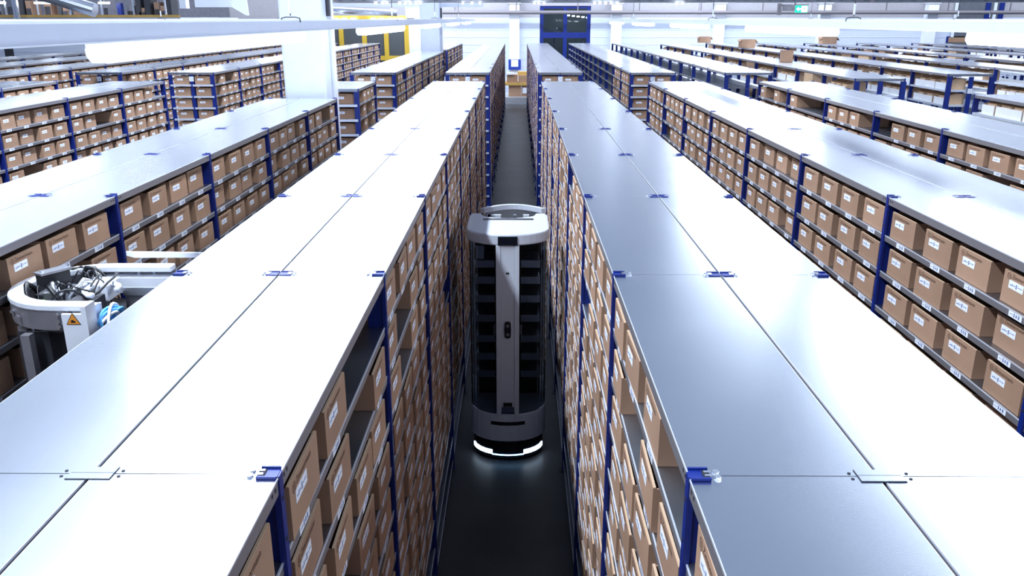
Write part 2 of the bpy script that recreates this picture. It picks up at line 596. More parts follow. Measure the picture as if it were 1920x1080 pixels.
def f_left(r, side, bay, lev, slot):
    if side > 0 and bay == 2 and lev == 0:
        return slot in (0, 1)
    if side > 0 and bay == 2 and lev == 1:
        return slot in (0, 1, 3)
    return random.random() > 0.045


def f_r3(r, side, bay, lev, slot):
    if side > 0: return random.random() > 0.5
    if lev == 0:
        # gaps as in the photo, counted from the far end
        k = r.n - 1 - bay
        pat = {0: (3, 1), 1: (3,), 2: (1, 2, 3), 3: (0, 1, 2), 4: (0, 1, 2, 3), 5: (0, 1, 2, 3)}
        return slot in pat.get(k, (0, 1, 2, 3))
    return random.random() > 0.1


def f_r2b(r, side, bay, lev, slot):
    return bay < 2 and random.random() > 0.05


Y1 = Y0 + 8 * BAY                          # end of the near section
YA = Y0 + 9.51 * BAY - BAY * 0.0           # start of the far section
YB = YA + 13 * BAY
X = dict(L1=(-1.412, -0.549), R1=(0.396, 1.27), R2=(2.19, 3.08), R3=(4.04, 4.96), L2=(-3.28, -2.387), L4=(-6.84, -5.95), L5=(-8.66, -7.76), L6=(-10.45, -9.56))
Rack('shelving_rack', 'white-topped shelving rack beside the tall robot, reaching towards the camera', *X['L1'], Y0 - 2 * BAY, Y1, (1, -1), fill=f_left, where='rack left of tall robot')
Rack('shelving_rack', 'half grey half white topped shelving rack, just right of the tall robot', *X['R1'], Y0 - 2 * BAY, Y1, (-1, 1), fill=f_std(0.045), where='rack right of tall robot')
Rack('shelving_rack', 'shelving rack with bright cartons facing it across the empty right aisle', *X['R2'], Y0 - 2 * BAY, Y1, (-1, 1), fill=f_std(0.012), where='second rack right of robot')
Rack('shelving_rack', 'outer right shelving rack with half-empty top shelf below a grey top', *X['R3'], Y0 - 1 * BAY, Y1, (-1, 1), fill=f_r3, where='third rack right of robot')
Rack('shelving_rack', 'shelving rack behind the silver open machine, running up to the big pale column', *X['L2'], Y0 - 1 * BAY, Y0 + 6 * BAY, (1, -1), fill=f_std(0.05), where='rack behind silver machine')
Rack('shelving_rack', 'short single-bay shelving rack just beyond the big pale column', *X['L2'], Y0 + 7 * BAY, Y1, (1,), fill=f_std(0.25), endboxes=True, where='short rack beyond big column')
Rack('shelving_rack', 'long shelving rack at far left with four shelves of cartons in view', *X['L4'], Y0 + 1 * BAY, Y1, (1,), levels=LV[:7], fill=f_std(0.04), where='rack at far left')
Rack('shelving_rack', 'low-lit shelving rack corner at the left edge behind the long white top', *X['L5'], Y0 + 3 * BAY, Y1, (1,), levels=LV[:4], fill=f_std(0.05), where='rack corner at left edge')
# far section
Rack('shelving_rack', 'far white-topped shelving rack on the left of the dark central aisle', *X['L1'], YA, YB, (1,), fill=f_std(0.03), endboxes=True, where='far rack left of aisle')
Rack('shelving_rack', 'far white-topped shelving rack on the right of the dark central aisle', *X['R1'], YA, YB, (-1,), fill=f_std(0.03), endboxes=True, where='far rack right of aisle')
Rack('shelving_rack', 'far shelving rack with mostly empty white-edged shelves pointing at the blue gate', *X['R2'], YA, YB, (-1,), levels=LV[:9], fill=f_r2b, endboxes=True, where='far rack with empty shelves')
Rack('shelving_rack', 'far open shelving rack of dark posts carrying a plain empty top', *X['R3'], YA, YB, (-1, 1), levels=[0.30, 0.62, 0.94, 1.5, 2.1], fill=lambda *a: False, where='far open rack')
Rack('shelving_rack', 'far shelving rack reaching to the second pale column', *X['L2'], YA, YA + 7 * BAY, (1,), levels=LV[:6], fill=f_std(0.03), endboxes=True, where='far rack before second column')
Rack('shelving_rack', 'small remote shelving rack behind the second pale column', *X['L2'], YA + 8 * BAY, YB, (1,), levels=LV[:4], fill=f_std(0.03), where='remote rack behind second column')
Rack('shelving_rack', 'shaded far shelving rack with dark cartons, running to the yellow guard fence', *X['L4'], YA, YB, (1,), levels=LV[:6], fill=f_std(0.08), endboxes=True, where='shaded far rack')
Rack('shelving_rack', 'far shelving rack with grey-blue top seen under the long lamp', *X['L5'], YA, YB, (1,), levels=LV[:6], fill=f_std(0.03), endboxes=True, where='far rack under lamp')
Rack('shelving_rack', 'outermost far shelving rack at left with a row of pale cartons', *X['L6'], YA - BAY, YB, (1,), levels=LV[:3], fill=f_std(0.03), endboxes=True, where='outermost far rack')

Rack('shelving_rack', 'white-topped rack second from outermost at far left, under the lamp', -12.35, -11.45, YA - 2 * BAY, YB, (1,), levels=LV[:2], fill=f_std(0.4), where='leftmost far rack but one')
Rack('shelving_rack', 'remotest white-topped rack line at far left edge', -14.2, -13.3, YA - 2 * BAY, YB, (1,), levels=LV[:2], fill=f_std(0.4), where='leftmost far rack')
# ------------------------------------------------------------------ describe boxes / shelves, then test what the photo sees
boxes, shelves = [], []
for r in racks:
    for side in r.sides:
        main = side == r.sides[0]
        fx = r.xr if side > 0 else r.xl
        for bay in range(r.n):
            yc = r.ys + (bay + 0.5) * r.bay
            for li, dl in enumerate(r.levels):
                z = TOP - dl
                shelves.append(dict(r=r, side=side, bay=bay, lev=li, z=z, y=yc, fx=fx, tags=[]))
                if li >= 10 or (not main and (li > 2 or r.ys > 10)):
                    continue
                start = 0
                if r.endboxes and bay == 0:
                    start = 1
                pitch = (r.bay - PT - 0.01) / 4
                for sl in range(start, 4):
                    if not r.fill(r, side, bay, li, sl):
                        continue
                    y = r.ys + bay * r.bay + PT / 2 + 0.005 + (sl + 0.5) * pitch + random.uniform(-0.022, 0.022)
                    ins = random.choice((0.003, 0.006, 0.01)) if abs(fx) < 0.6 else random.choice((0.012, 0.02, 0.03, 0.045)) if random.random() < 0.5 else 0.018
                    boxes.append(dict(r=r, side=side, bay=bay, lev=li, slot=sl, x=fx - side * ins, y=y, z=z + 0.001,
                                      rz=(pi / 2 if side > 0 else -pi / 2) + random.uniform(-0.02, 0.02), sh=shelves[-1]))
        if r.endboxes and main:
            for li, dl in enumerate(r.levels):
                for k in (0, 1):
                    xx = r.xl + (r.xr - r.xl) * (0.275 if k == 0 else 0.725)
                    boxes.append(dict(r=r, side=0, bay=0, lev=li, slot=k, x=xx, y=r.ys + 0.03, z=TOP - dl + 0.001, rz=0, sh=None))

occ_v, occ_f = [], []


def occ(x0, x1, y0, y1, z0, z1):
    n = len(occ_v)
    occ_v.extend([(x0, y0, z0), (x1, y0, z0), (x1, y1, z0), (x0, y1, z0), (x0, y0, z1), (x1, y0, z1), (x1, y1, z1), (x0, y1, z1)])
    for f in ((0, 3, 2, 1), (4, 5, 6, 7), (0, 1, 5, 4), (1, 2, 6, 5), (2, 3, 7, 6), (3, 0, 4, 7)):
        occ_f.append(tuple(n + a for a in f))


for r in racks:
    occ(r.xl, r.xr, r.ys, r.ye, TOP - 0.045, TOP)
for q in boxes:
    if q['side']:
        s = q['side']
        xa, xb = sorted((q['x'], q['x'] - s * 0.37))
        occ(xa, xb, q['y'] - 0.15, q['y'] + 0.15, q['z'], q['z'] + 0.16)
    else:
        occ(q['x'] - 0.15, q['x'] + 0.15, q['y'], q['y'] + 0.37, q['z'], q['z'] + 0.16)
occ(-0.41, 0.25, 6.6, 7.5, 0, 2.05)
occ(-3.12, -2.5, 11.36, 11.9, 0, 5)
BV = BVHTree.FromPolygons(occ_v, occ_f)
CAMP = Vector((0, 0, CZ))
RM = cam.rotation_euler.to_matrix().transposed()


def proj(p):
    q = RM @ (Vector(p) - CAMP)
    if q.z > -0.05: return None
    return (960 - F * q.x / q.z, 540 + F * q.y / q.z)


def seen(p):
    u = proj(p)
    if not u or not (0 <= u[0] < 1920 and 0 <= u[1] < 1080): return False
    d = Vector(p) - CAMP
    L = d.length
    h = BV.ray_cast(CAMP, d / L, L - 0.012)
    return h[0] is None


def area2(pts):
    q = [proj(p) for p in pts]
    if None in q: return 0
    return abs(sum(q[i][0] * q[(i + 1) % len(q)][1] - q[(i + 1) % len(q)][0] * q[i][1] for i in range(len(q)))) / 2


for q in boxes:
    s = q['side']
    x, y, z = q['x'], q['y'], q['z']
    if s:
        P = lambda a, h: (x + s * 0.003, y + a * 0.15, z + h * 0.16)
    else:
        P = lambda a, h: (x + a * 0.15, y - 0.003, z + h * 0.16)
    A = area2([P(-1, 0), P(1, 0), P(1, 1), P(-1, 1)])
    if A > 12:
        hits = sum(seen(P(a, h)) for a in (-0.9, -0.3, 0.3, 0.9) for h in (0.1, 0.4, 0.7, 0.95))
        q['A'] = A * hits / 16
    else:
        q['A'] = A * 0.5
boxes.sort(key=lambda q: -q['A'])
SOLO = 300
solo, rest = boxes[:SOLO], boxes[SOLO:]
for q in boxes:
    q['solo'] = False
for q in solo:
    q['solo'] = True

LEVN = ['top shelf'] + ['%s shelf down' % o for o in ORD[1:]]
pos_words = ['nearest slot', 'second slot', 'third slot', 'farthest slot']
for q in solo:
    r = q['r']
    loc = (q['x'], q['y'], q['z'])
    o = inst('storage_box', BOXME, loc, q['rz'])
    if q['side']:
        bay = q['bay']
        # bays counted from the first one that enters the picture
        first = max(0, int((0.9 - r.ys) // r.bay)) if r.ys < 0.9 else 0
        lab = 'brown carton, %s, %s of %s bay, %s' % (LEVN[q['lev']], pos_words[q['slot']], ORD[bay - first] if bay >= first else 'closest', r.where)
    else:
        lab = 'brown carton in end face, %s, %s half, %s' % (LEVN[q['lev']], ('left', 'right')[q['slot']], r.where)
    tag(o, lab, 'box', 'cartons on the shelves')
    inst('paper_sticker', STK, parent=o)
    inst('printed_logo', PRINT, parent=o)

# the many remaining cartons
mass = MB()
st = MB(); st.box(-0.098, 0.014, -0.0014, -0.0002, 0.075, 0.112, 'paper'); st.box(-0.046, -0.03, -0.002, -0.0014, 0.083, 0.103, 'ink')
small = MB()
for q in rest:
    xf = Matrix.Translation((q['x'], q['y'], q['z'])) @ Matrix.Rotation(q['rz'], 4, 'Z')
    mass.add(BOXM, xf)
    if q['A'] > 1:
        mass.add(st, xf)
tag(mass.build('storage_box_rows'), 'countless small brown cartons filling the deeper and farther rack shelves', 'boxes', kind='stuff')

# ------------------------------------------------------------------ build racks
for q in boxes:
    sh = q['sh']
    if sh is not None:
        sh['tags'].append(q)

by_rack = {}
for sh in shelves:
    by_rack.setdefault(id(sh['r']), []).append(sh)

for r in racks:
    root = empty(r.name, ((r.xl + r.xr) / 2, r.ys, 0))
    tag(root, r.phrase, 'shelving', 'rows of blue and steel shelving')
    ox, oy = (r.xl + r.xr) / 2, r.ys
    near = r.ys < 5
    pl = r.bay - 0.003
    pm = panel_mesh(r.w, pl)
    for k in range(r.n):
        for s in (-1, 1):
            inst('top_panel', pm, (s * (r.w / 2 + 0.007), (k + 0.5) * r.bay, TOP), parent=root)
    if r.endboxes:
        # white end lips of every shelf
        em = cached('endlip', round(r.w, 3), lambda: MB().box(-r.w / 2 + 0.02, r.w / 2 - 0.02, -0.03, 0.30, -0.034, 0.0, 'lipedge').mesh('end_shelf'))
        for dl in r.levels:
            for s in (-1, 1):
                inst('end_shelf', em, (s * (r.w / 2), 0.0, TOP - dl), parent=root)
    h = TOP + 0.002
    for s in (-1, 1):
        pmx = cached('post', s, lambda: (lambda bb: (MB_flip(bb, s)))(post_mb(h)).mesh('post'))
        for k in range(r.n + 1):
            if k * r.bay + r.ys < -0.3: continue
            inst('post', pmx, ((r.xr - ox if s > 0 else r.xl - ox), k * r.bay, 0), parent=root)
            if k * r.bay + r.ys < 20 and 0 < k < r.n + 1 and (s in r.sides or abs(ox) < 4):
                c = inst('top_clip', CLIP, ((r.xr - ox if s > 0 else r.xl - ox), k * r.bay, TOP), 0 if s > 0 else pi, parent=root)
                inst('screw_pair', SCREW, parent=c)
    for k in (0, r.n):
        inst('middle_post', cached('mp', 0, lambda: MB().box(-0.035, 0.035, -0.02, 0.02, 0, TOP - 0.05, 'blue').mesh('middle_post')), (0, k * r.bay + (0.03 if k == 0 else -0.03), 0), parent=root)
    if r.endboxes:
        qb = MB(); qb.box(-0.045, 0.045, -0.006, -0.001, TOP - 0.17, TOP - 0.08, 'paper')
        for a, c_ in ((-0.03, -0.15), (0.012, -0.15), (-0.03, -0.11), (0.0, -0.13), (0.015, -0.12)):
            qb.box(a, a + 0.012, -0.007, -0.006, TOP + c_, TOP + c_ + 0.012, 'ink')
        qb.build('marker_plate', root)
    if near and abs(ox) < 4:
        for k in range(1, r.n):
            y = k * r.bay + r.ys
            if y < 0 or y > 9: continue
            inst('middle_clip', COVER if y < 2.5 else MIDCLIP, (0, k * r.bay, TOP), parent=root)
    # shelves
    ww = r.w - 0.012
    ll = r.bay - 0.012
    key = (round(ww, 3), round(ll, 3))
    smb = cached('smb', key, lambda: shelf_mb(ww, ll))
    sme = cached('sme', key, lambda: smb.mesh('shelf'))
    cand = by_rack[id(r)]
    for sh in cand:
        s = sh['side']
        P = lambda a, dz: (sh['fx'] + s * 0.004, sh['y'] + a * r.bay / 2, sh['z'] + dz)
        A = area2([P(-1, -0.033), P(1, -0.033), P(1, 0), P(-1, 0)])
        sh['A'] = A * sum(seen(P(a, -0.016)) for a in (-0.9, -0.6, -0.3, 0, 0.3, 0.6, 0.9)) / 7
    cand.sort(key=lambda q: -q['A'])
    restm = MB()
    for i, sh in enumerate(cand):
        s = sh['side']
        loc = Vector((s * (r.w / 2 + 0.003 + 0.004), sh['y'] - oy, sh['z']))
        rz = 0 if s > 0 else pi
        if i < 95 and sh['A'] > 3:
            o = inst('shelf', sme, loc, rz, root)
            tg = o
        else:
            o = None
            restm.add(smb, Matrix.Translation(loc) @ Matrix.Rotation(rz, 4, 'Z'))
        for q in sh['tags']:
            # ticket under each carton
            ly = (q['y'] - 0.03 - sh['y']) * (1 if s > 0 else -1)
            if o is not None and q['solo']:
                t = inst('shelf_ticket', TAGME, (ww / 2, ly, 0), parent=o)
            elif q['A'] > 1:
                restm.add(TAGMB, Matrix.Translation(loc) @ Matrix.Rotation(rz, 4, 'Z') @ Matrix.Translation((ww / 2, ly, 0)))
    if restm.v:
        tag(restm.build('shelf', root), 'remaining shelf boards and tickets', kind='stuff')

# ------------------------------------------------------------------ hanging light lines
def light_line(x, spans, ys, ye, where, hang):
    r = empty('lamp_trunking', (x, ys, CZ - 0.02))
    tag(r, 'pale grey lamp trunking hanging %s' % where, 'trunking', 'lamp trunking lines')
    L = ye - ys
    b = MB(); b.box(-0.075, 0.075, 0, L, -0.075, 0, 'trunk'); b.box(-0.085, 0.085, 0, L, -0.082, -0.0751, 'white')
    b.box(-0.06, 0.06, 0, L, 0.0, 0.012, 'white')
    b.build('trunking_body', r)
    for y in hang:
        c = empty('hanger', (0, y - ys, 0.012)); c.parent = r
        b = MB()
        b.tube([(0, 0, 0.03), (0, 0, 4.6)], 0.005, 'dark', 6)
        b.tube([(0, 0, 0.05), (0, 0, 0.16)], 0.012, 'white', 8)
        b.build('rod', c)
        b = MB(); b.tube([(-0.08, 0, -0.02), (-0.075, 0, 0.012), (-0.04, 0, 0.02), (0.04, 0, 0.02), (0.075, 0, 0.012), (0.08, 0, -0.02)], 0.006, 'dark', 6)
        b.build('clamp', c)
    n = len(spans)
    for i, (a, e) in enumerate(spans):
        f = empty('tube_luminaire', (x, (a + e) / 2, CZ - 0.102))
        tag(f, '%s lit tube lamp along trunking %s' % (ORD[i], where), 'lamp', 'tube luminaires')
        l = e - a
        b = MB(); b.box(-0.065, 0.065, -l / 2, l / 2, -0.028, 0, 'lampcap')
        b.build('housing', f)
        b = MB()
        prof = [(-0.068, -0.028), (-0.066, -0.06), (-0.045, -0.09), (0.045, -0.09), (0.066, -0.06), (0.068, -0.028)]
        b.prism([(p[0], p[1]) for p in prof], -l / 2 + 0.03, l / 2 - 0.03, 'lamp', Matrix(((1, 0, 0, 0), (0, 0, 1, 0), (0, 1, 0, 0), (0, 0, 0, 1))))
        b.build('diffuser', f)
        for s in (-1, 1):
            b = MB()
            y0, y1 = sorted((s * (l / 2 - 0.03), s * l / 2))
            b.prism([(p[0] * 1.03, p[1] * 1.03) for p in prof], y0 + 0.0003, y1, 'lampcap', Matrix(((1, 0, 0, 0), (0, 0, 1, 0), (0, 1, 0, 0), (0, 0, 0, 1))))
            b.build('end_cap', f)


P = 6.64
def spans(y, n, l=3.6): return [(y + P * k, y + P * k + l) for k in range(n)]
light_line(-1.9, spans(3.92, 5), 1.2, 37.5, 'over the aisle with the silver machine', (7.3, 13.2, 20, 28))
light_line(3.56, spans(3.2, 5), 1.2, 37.5, 'over the aisle right of the second rack', (5.2, 9.3, 16, 27))
light_line(-7.36, spans(4.4, 5), 2, 37.5, 'over the far left racks', (9, 18, 27))
light_line(9.02, spans(3.6, 5), 2, 37.5, 'over the cluttered open racks', (9, 18, 27))
light_line(14.5, spans(10.2, 4), 8, 37.5, 'farthest to the right of all', (18, 27))

# ------------------------------------------------------------------ columns
def big_column(x0, x1, y0, y1, label):
    c = empty('column', ((x0 + x1) / 2, (y0 + y1) / 2, 0))
    tag(c, label, 'column', 'pale concrete columns in the rack row')
    w, d = (x1 - x0) / 2, (y1 - y0) / 2
    b = MB(); b.box(-w, w, -d, d, 0, 8.5, 'column')
    b.build('shaft', c, bevel=0.03)
    b = MB(); b.box(w + 0.001, w + 0.05, d - 0.16, d - 0.02, 0, 8.5, 'white')
    b.build('cable_duct', c)
    b = MB(); b.box(-0.02, 0.03, -0.03, 0.03, 0, 0.3, 'dark')
    o = b.build('bracket', c); o.location = (w + 0.02, d - 0.22, CZ + 0.03)
    return c


big_column(-3.13, -2.56, 11.42, 11.92, 'big pale square column rising behind the rack end at left')
big_column(-3.17, -2.54, 28.3, 28.9, 'second pale square column, farther back in the same rack row')

# ------------------------------------------------------------------ overhead tray, wall pipe, exit sign
t = empty('cable_tray', (0, 24, CZ + 0.42)); tag(t, 'dark ribbed cable tray running across under the roof', 'cable tray')
b = MB(); b.box(-4.9, 22, -0.35, 0.35, 0, 0.03, 'tray'); b.box(-4.9, 22, -0.36, -0.3501, 0, 0.30, 'tray')
for k in range(84):
    x = -4.8 + k * 0.32
    b.box(x, x + 0.06, -0.38, -0.3601, 0.05, 0.30, 'dark')
b.build('tray_channel', t)
b = MB(); b.box(-5.1, -4.9, -0.5, -0.38, 0, 5, 'pipe'); b.box(9.4, 9.5, -0.5, -0.38, 0, 5, 'pipe'); b.box(21.5, 21.6, -0.5, -0.38, 0, 5, 'pipe')
b.build('tray_hanger', t)
for i, px in enumerate((704, 717, 725, 749, 760, 769, 780, 788, 868, 885, 900, 1002, 1010, 1020, 1115, 1125, 1136, 1146, 1158, 1270, 1280)):
    p = at(px, 10, Y=23.5)
    b = MB(); b.box(p.x - 0.025, p.x + 0.025, 23.45, 23.62, CZ + 0.37, CZ + 0.42, 'lamp')
    tag(b.build('spot_lamp'), 'tiny bright lamp dot under the ribbed cable tray', 'lamp', 'lamp dots under the cable tray')
b = MB(); b.tube([(-4, WY - 0.62, CZ + 0.28), (30, WY - 0.62, CZ + 0.28)], 0.09, 'pipe', 10)
for k in range(12): b.box(-3 + k * 2.9, -2.95 + k * 2.9, WY - 0.64, WY - 0.6, CZ + 0.3, 9, 'pipe')
tag(b.build('wall_pipe'), 'brown grey pipe running along the top of the far wall', 'pipe')

p = at(1502.5, 17, Y=26)
e = empty('exit_sign', (p.x, 26, p.z)); tag(e, 'green and white illuminated escape route sign hanging from a bracket', 'sign')
b = MB(); b.box(-0.18, 0.18, -0.02, 0.02, -0.10, 0.10, 'green'); b.build('sign_board', e)
b = MB()
b.box(-0.005, 0.165, -0.026, -0.0201, -0.085, 0.085, 'exitwhite')
b.prism([(-0.15, 0.0), (-0.09, -0.06), (-0.09, -0.025), (-0.03, -0.025), (-0.03, 0.025), (-0.09, 0.025), (-0.09, 0.06)], 0.0201, 0.026, 'exitwhite', Matrix(((1, 0, 0, 0), (0, 0, -1, 0), (0, 1, 0, 0), (0, 0, 0, 1))))
b.build('white_symbols', e)
b = MB()                                       # running figure
Mx = Matrix(((1, 0, 0, 0.08), (0, 0, -1, 0), (0, 1, 0, 0), (0, 0, 0, 1)))
for poly in ([(-0.012, 0.05), (0.008, 0.05), (0.008, 0.07), (-0.012, 0.07)], [(-0.02, -0.01), (0.005, -0.01), (0.015, 0.045), (-0.012, 0.045)],
             [(-0.05, -0.06), (-0.035, -0.06), (0.0, -0.01), (-0.02, -0.01)], [(0.0, -0.01), (0.03, -0.03), (0.02, -0.07), (0.035, -0.07), (0.045, -0.02), (0.01, 0.01)], [(-0.045, 0.015), (-0.01, 0.045), (-0.012, 0.03), (-0.04, 0.0)]):
    b.prism(poly, 0.0262, 0.028, 'green', Mx)
b.build('running_figure', e)
b = MB(); b.box(-0.2, 0.2, -0.03, 0.03, 0.105, 0.13, 'pipe'); b.box(-0.55, -0.2, -0.06, 0.06, -0.05, 0.13, 'alugrey'); b.box(-0.70, -0.6, -0.05, 0.05, -0.17, 0.16, 'pipe'); b.box(-0.60, -0.55, -0.02, 0.02, 0.08, 0.13, 'pipe')
b.box(-0.22, -0.18, -0.02, 0.02, 0.13, 4.4, 'pipe')
b.build('bracket', e)

# blue notice on the far column, cartons at the aisle end
p = at(965, 121, Y=WY - 0.5)
e = empty('wall_sign', (p.x, WY - 0.52, p.z)); tag(e, 'blue square sign with white panel on the far wall column', 'sign')
b = MB(); b.box(-0.30, 0.30, -0.03, 0.0, -0.24, 0.24, 'signblue'); b.build('backboard', e)
b = MB(); b.box(-0.17, 0.17, -0.04, -0.0301, -0.10, 0.22, 'paper'); b.build('white_panel', e)

def carton(name, x0, x1, y0, y1, z0, z1, label, m='card', flaps=True, group=None, cat='box'):
    o = empty(name, ((x0 + x1) / 2, (y0 + y1) / 2, z0)); tag(o, label, cat, group)
    w, d, h, t = (x1 - x0) / 2, (y1 - y0) / 2, z1 - z0, 0.012
    b = MB()
    b.box(-w, w, -d, -d + t, 0, h, m); b.box(-w, w, d - t, d, 0, h, m)
    b.box(-w, -w + t, -d + t, d - t, 0, h, m); b.box(w - t, w, -d + t, d - t, 0, h, m)
    b.box(-w + t, w - t, -d + t, d - t, 0, t, m)
    b.build('carton_body', o)
    if flaps == 'closed':
        b = MB(); b.box(-w, w, -d, -0.002, h, h + 0.008, m); b.box(-w, w, 0.002, d, h, h + 0.008, m)
        b.build('lid_flap', o)
        b = MB(); b.box(-w - 0.001, w + 0.001, -0.03, 0.03, h + 0.008, h + 0.0095, 'cardlight'); b.build('tape', o)
    elif flaps:
        xf = Matrix.Translation((w, 0, h)) @ Matrix.Rotation(radians(50), 4, 'Y')
        b = MB(); b.box(0, w * 0.6, -d, d, -0.008, 0, m, xf); b.build('lid_flap', o)
        xf = Matrix.Translation((-w, 0, h)) @ Matrix.Rotation(radians(-55), 4, 'Y')
        b = MB(); b.box(-w * 0.35, 0, -d, d, -0.008, 0, m, xf); b.build('lid_flap', o)
    return o


carton('cardboard_box', -0.42, 0.16, 39.3, 40.2, 0.325, 0.81, 'big pale carton on the floor where the central aisle ends', 'card', 'closed')
carton('cardboard_box', 0.18, 0.60, 39.3, 40.2, 0.325, 0.81, 'carton with white sheet on the floor at the aisle end', 'card', 'closed')
b = MB(); b.box(0.22, 0.42, 39.285, 39.2999, 0.47, 0.73, 'paper'); tag(b.build('paper_sheet'), 'white sheet stuck on the floor carton at the aisle end', 'paper')
b = MB()
b.box(-0.6, 0.7, 39.25, 40.3, 0.825, 0.94, 'cardyellow')
tag(b.build('cardboard_tray'), 'flat yellowish board tray lying on the two floor cartons', 'board')
carton('cardboard_box', -0.5, 0.0, 39.35, 40.1, 0.945, 1.29, 'upper brown carton with round white spot at the aisle end', 'card', 'closed')
carton('cardboard_box', 0.02, 0.6, 39.35, 40.1, 0.945, 1.26, 'upper brown carton taped with white strip at the aisle end', 'card', 'closed')
b = MB(); b.box(-0.5, -0.18, 39.3, 39.7, 1.302, 1.38, 'paper'); tag(b.build('paper_stack'), 'white paper pile on the upper carton at the aisle end', 'paper')
b = MB(); b.box(0.0, 0.62, 39.5, 40.0, 1.272, 1.42, 'cardyellow'); tag(b.build('cardboard_sheets'), 'yellow brown cardboard sheets topping the stack at the aisle end', 'board')

# ------------------------------------------------------------------ cluttered open racks on the right
def open_bin(w, d, h):
    b = MB(); t = 0.008
    b.box(-w / 2, w / 2, 0, t, 0, h * 0.62, 'whitebin')
    for s in (-1, 1):
        x0, x1 = (w / 2 - t, w / 2) if s > 0 else (-w / 2, -w / 2 + t)
        b.prism([(t, 0), (d, 0), (d, h), (d * 0.45, h), (t, h * 0.62)], x0, x1, 'cardlight', Matrix(((0, 0, 1, 0), (1, 0, 0, 0), (0, 1, 0, 0), (0, 0, 0, 1))), )
    b.box(-w / 2 + t, w / 2 - t, d - t, d, 0, h, 'cardlight')
    b.box(-w / 2 + t, w / 2 - t, t, d - t, 0, t, 'cardlight')
    return b


BINS = [open_bin(0.30, 0.38, 0.20).mesh('open_bin'), open_bin(0.42, 0.38, 0.20).mesh('open_bin')]
CONT = MB(); CONT.box(-0.11, 0.11, 0.05, 0.3, 0.0105, 0.15, 'cardlight'); CONT = CONT.mesh('bin_contents')


def open_rack(xl, xr, ys, ye, label, where, levels, end=False, dens=0.9, box_levels=2):
    n = int(round((ye - ys) / BAY)); bay = (ye - ys) / n; w = (xr - xl) / 2 - 0.003
    ox = (xl + xr) / 2
    root = empty('open_shelving_rack', (ox, ys, 0)); tag(root, label, 'shelving', 'cluttered open racks')
    pm = panel_mesh(w, bay - 0.004)
    smb = cached('osm', (round(w, 3), round(bay, 3)), lambda: (MB().box(-w / 2, w / 2, -bay / 2 + 0.004, bay / 2 - 0.004, -0.034, 0, 'lipedge')).mesh('shelf'))
    for k in range(n):
        for s in (-1, 1):
            inst('top_panel', pm, (s * (w / 2 + 0.003), (k + 0.5) * bay, TOP), parent=root)
            for dl in levels:
                inst('shelf', smb, (s * (w / 2 + 0.003), (k + 0.5) * bay, TOP - dl), parent=root)
    for s in (-1, 1):
        pmx = cached('post', s, lambda: MB_flip(post_mb(TOP + 0.002), s).mesh('post'))
        for k in range(n + 1):
            inst('post', pmx, (s * (xr - ox), k * bay, 0), parent=root)
    if end:
        for s in (-1, 0, 1):
            b = MB(); b.box(-0.045, 0.045, -0.012, -0.0, 0, TOP - 0.05, 'blue'); o = b.build('end_post', root); o.location = (s * (w - 0.03), -0.03, 0)
        b = MB(); b.box(-0.04, 0.04, -0.055, -0.045, TOP - 0.36, TOP - 0.27, 'paper')
        for a, c_ in ((-0.025, -0.34), (0.01, -0.345), (-0.025, -0.30), (0.012, -0.298), (-0.005, -0.32)):
            b.box(a, a + 0.012, -0.056, -0.0551, TOP + c_, TOP + c_ + 0.012, 'ink')
        b.build('marker_plate', root)
    rr = random.Random(int(xl * 100))
    for k in range(n):
        for li, dl in enumerate(levels[:box_levels]):
            z = TOP - dl + 0.001
            yc = ys + (k + 0.5) * bay
            if not (seen((xl, yc, z + 0.1)) or seen((xl, yc, z + 0.19)) or seen((xl, yc - 0.6, z + 0.19))): continue
            u = rr.random()
            if u < 0.72 * dens:
                m = rr.choice((0, 1)); cnt = (4, 3)[m]; wd = (0.32, 0.45)[m]
                for q in range(cnt):
                    if rr.random() < 0.12: continue
                    y = yc - (cnt - 1) * wd / 2 + q * wd
                    o = inst('storage_bin', BINS[m], (xl + 0.02 + rr.uniform(0, 0.04), y, z), -pi / 2)
                    tag(o, 'white-fronted open bin, %s %s, %s of %s bay, %s' % (LEVN[li].replace(' shelf', ' tier'), '' if True else '', ('nearest', 'second', 'third', 'farthest')[q], ORD[min(k, 13)], where), 'bin', 'white-fronted bins')
                    o['label'] = o['label'].replace(' ,', ',')
                    inst('contents', CONT, parent=o)
            elif u < dens:
                ln = rr.uniform(0.45, 0.8)
                y = yc + rr.uniform(-0.3, 0.3)
                h = min(0.26, (levels[li] - (levels[li - 1] if li else 0)) - 0.06)
                carton('cardboard_box', xl + 0.02, xl + 0.42, y - ln / 2, y + ln / 2, z, z + h, 'larger brown carton, %s, %s bay, %s' % (LEVN[li].replace(' shelf', ' tier'), ORD[min(k, 13)], where), rr.choice(('card', 'cardlight', 'card')), False, 'larger cartons on open racks')


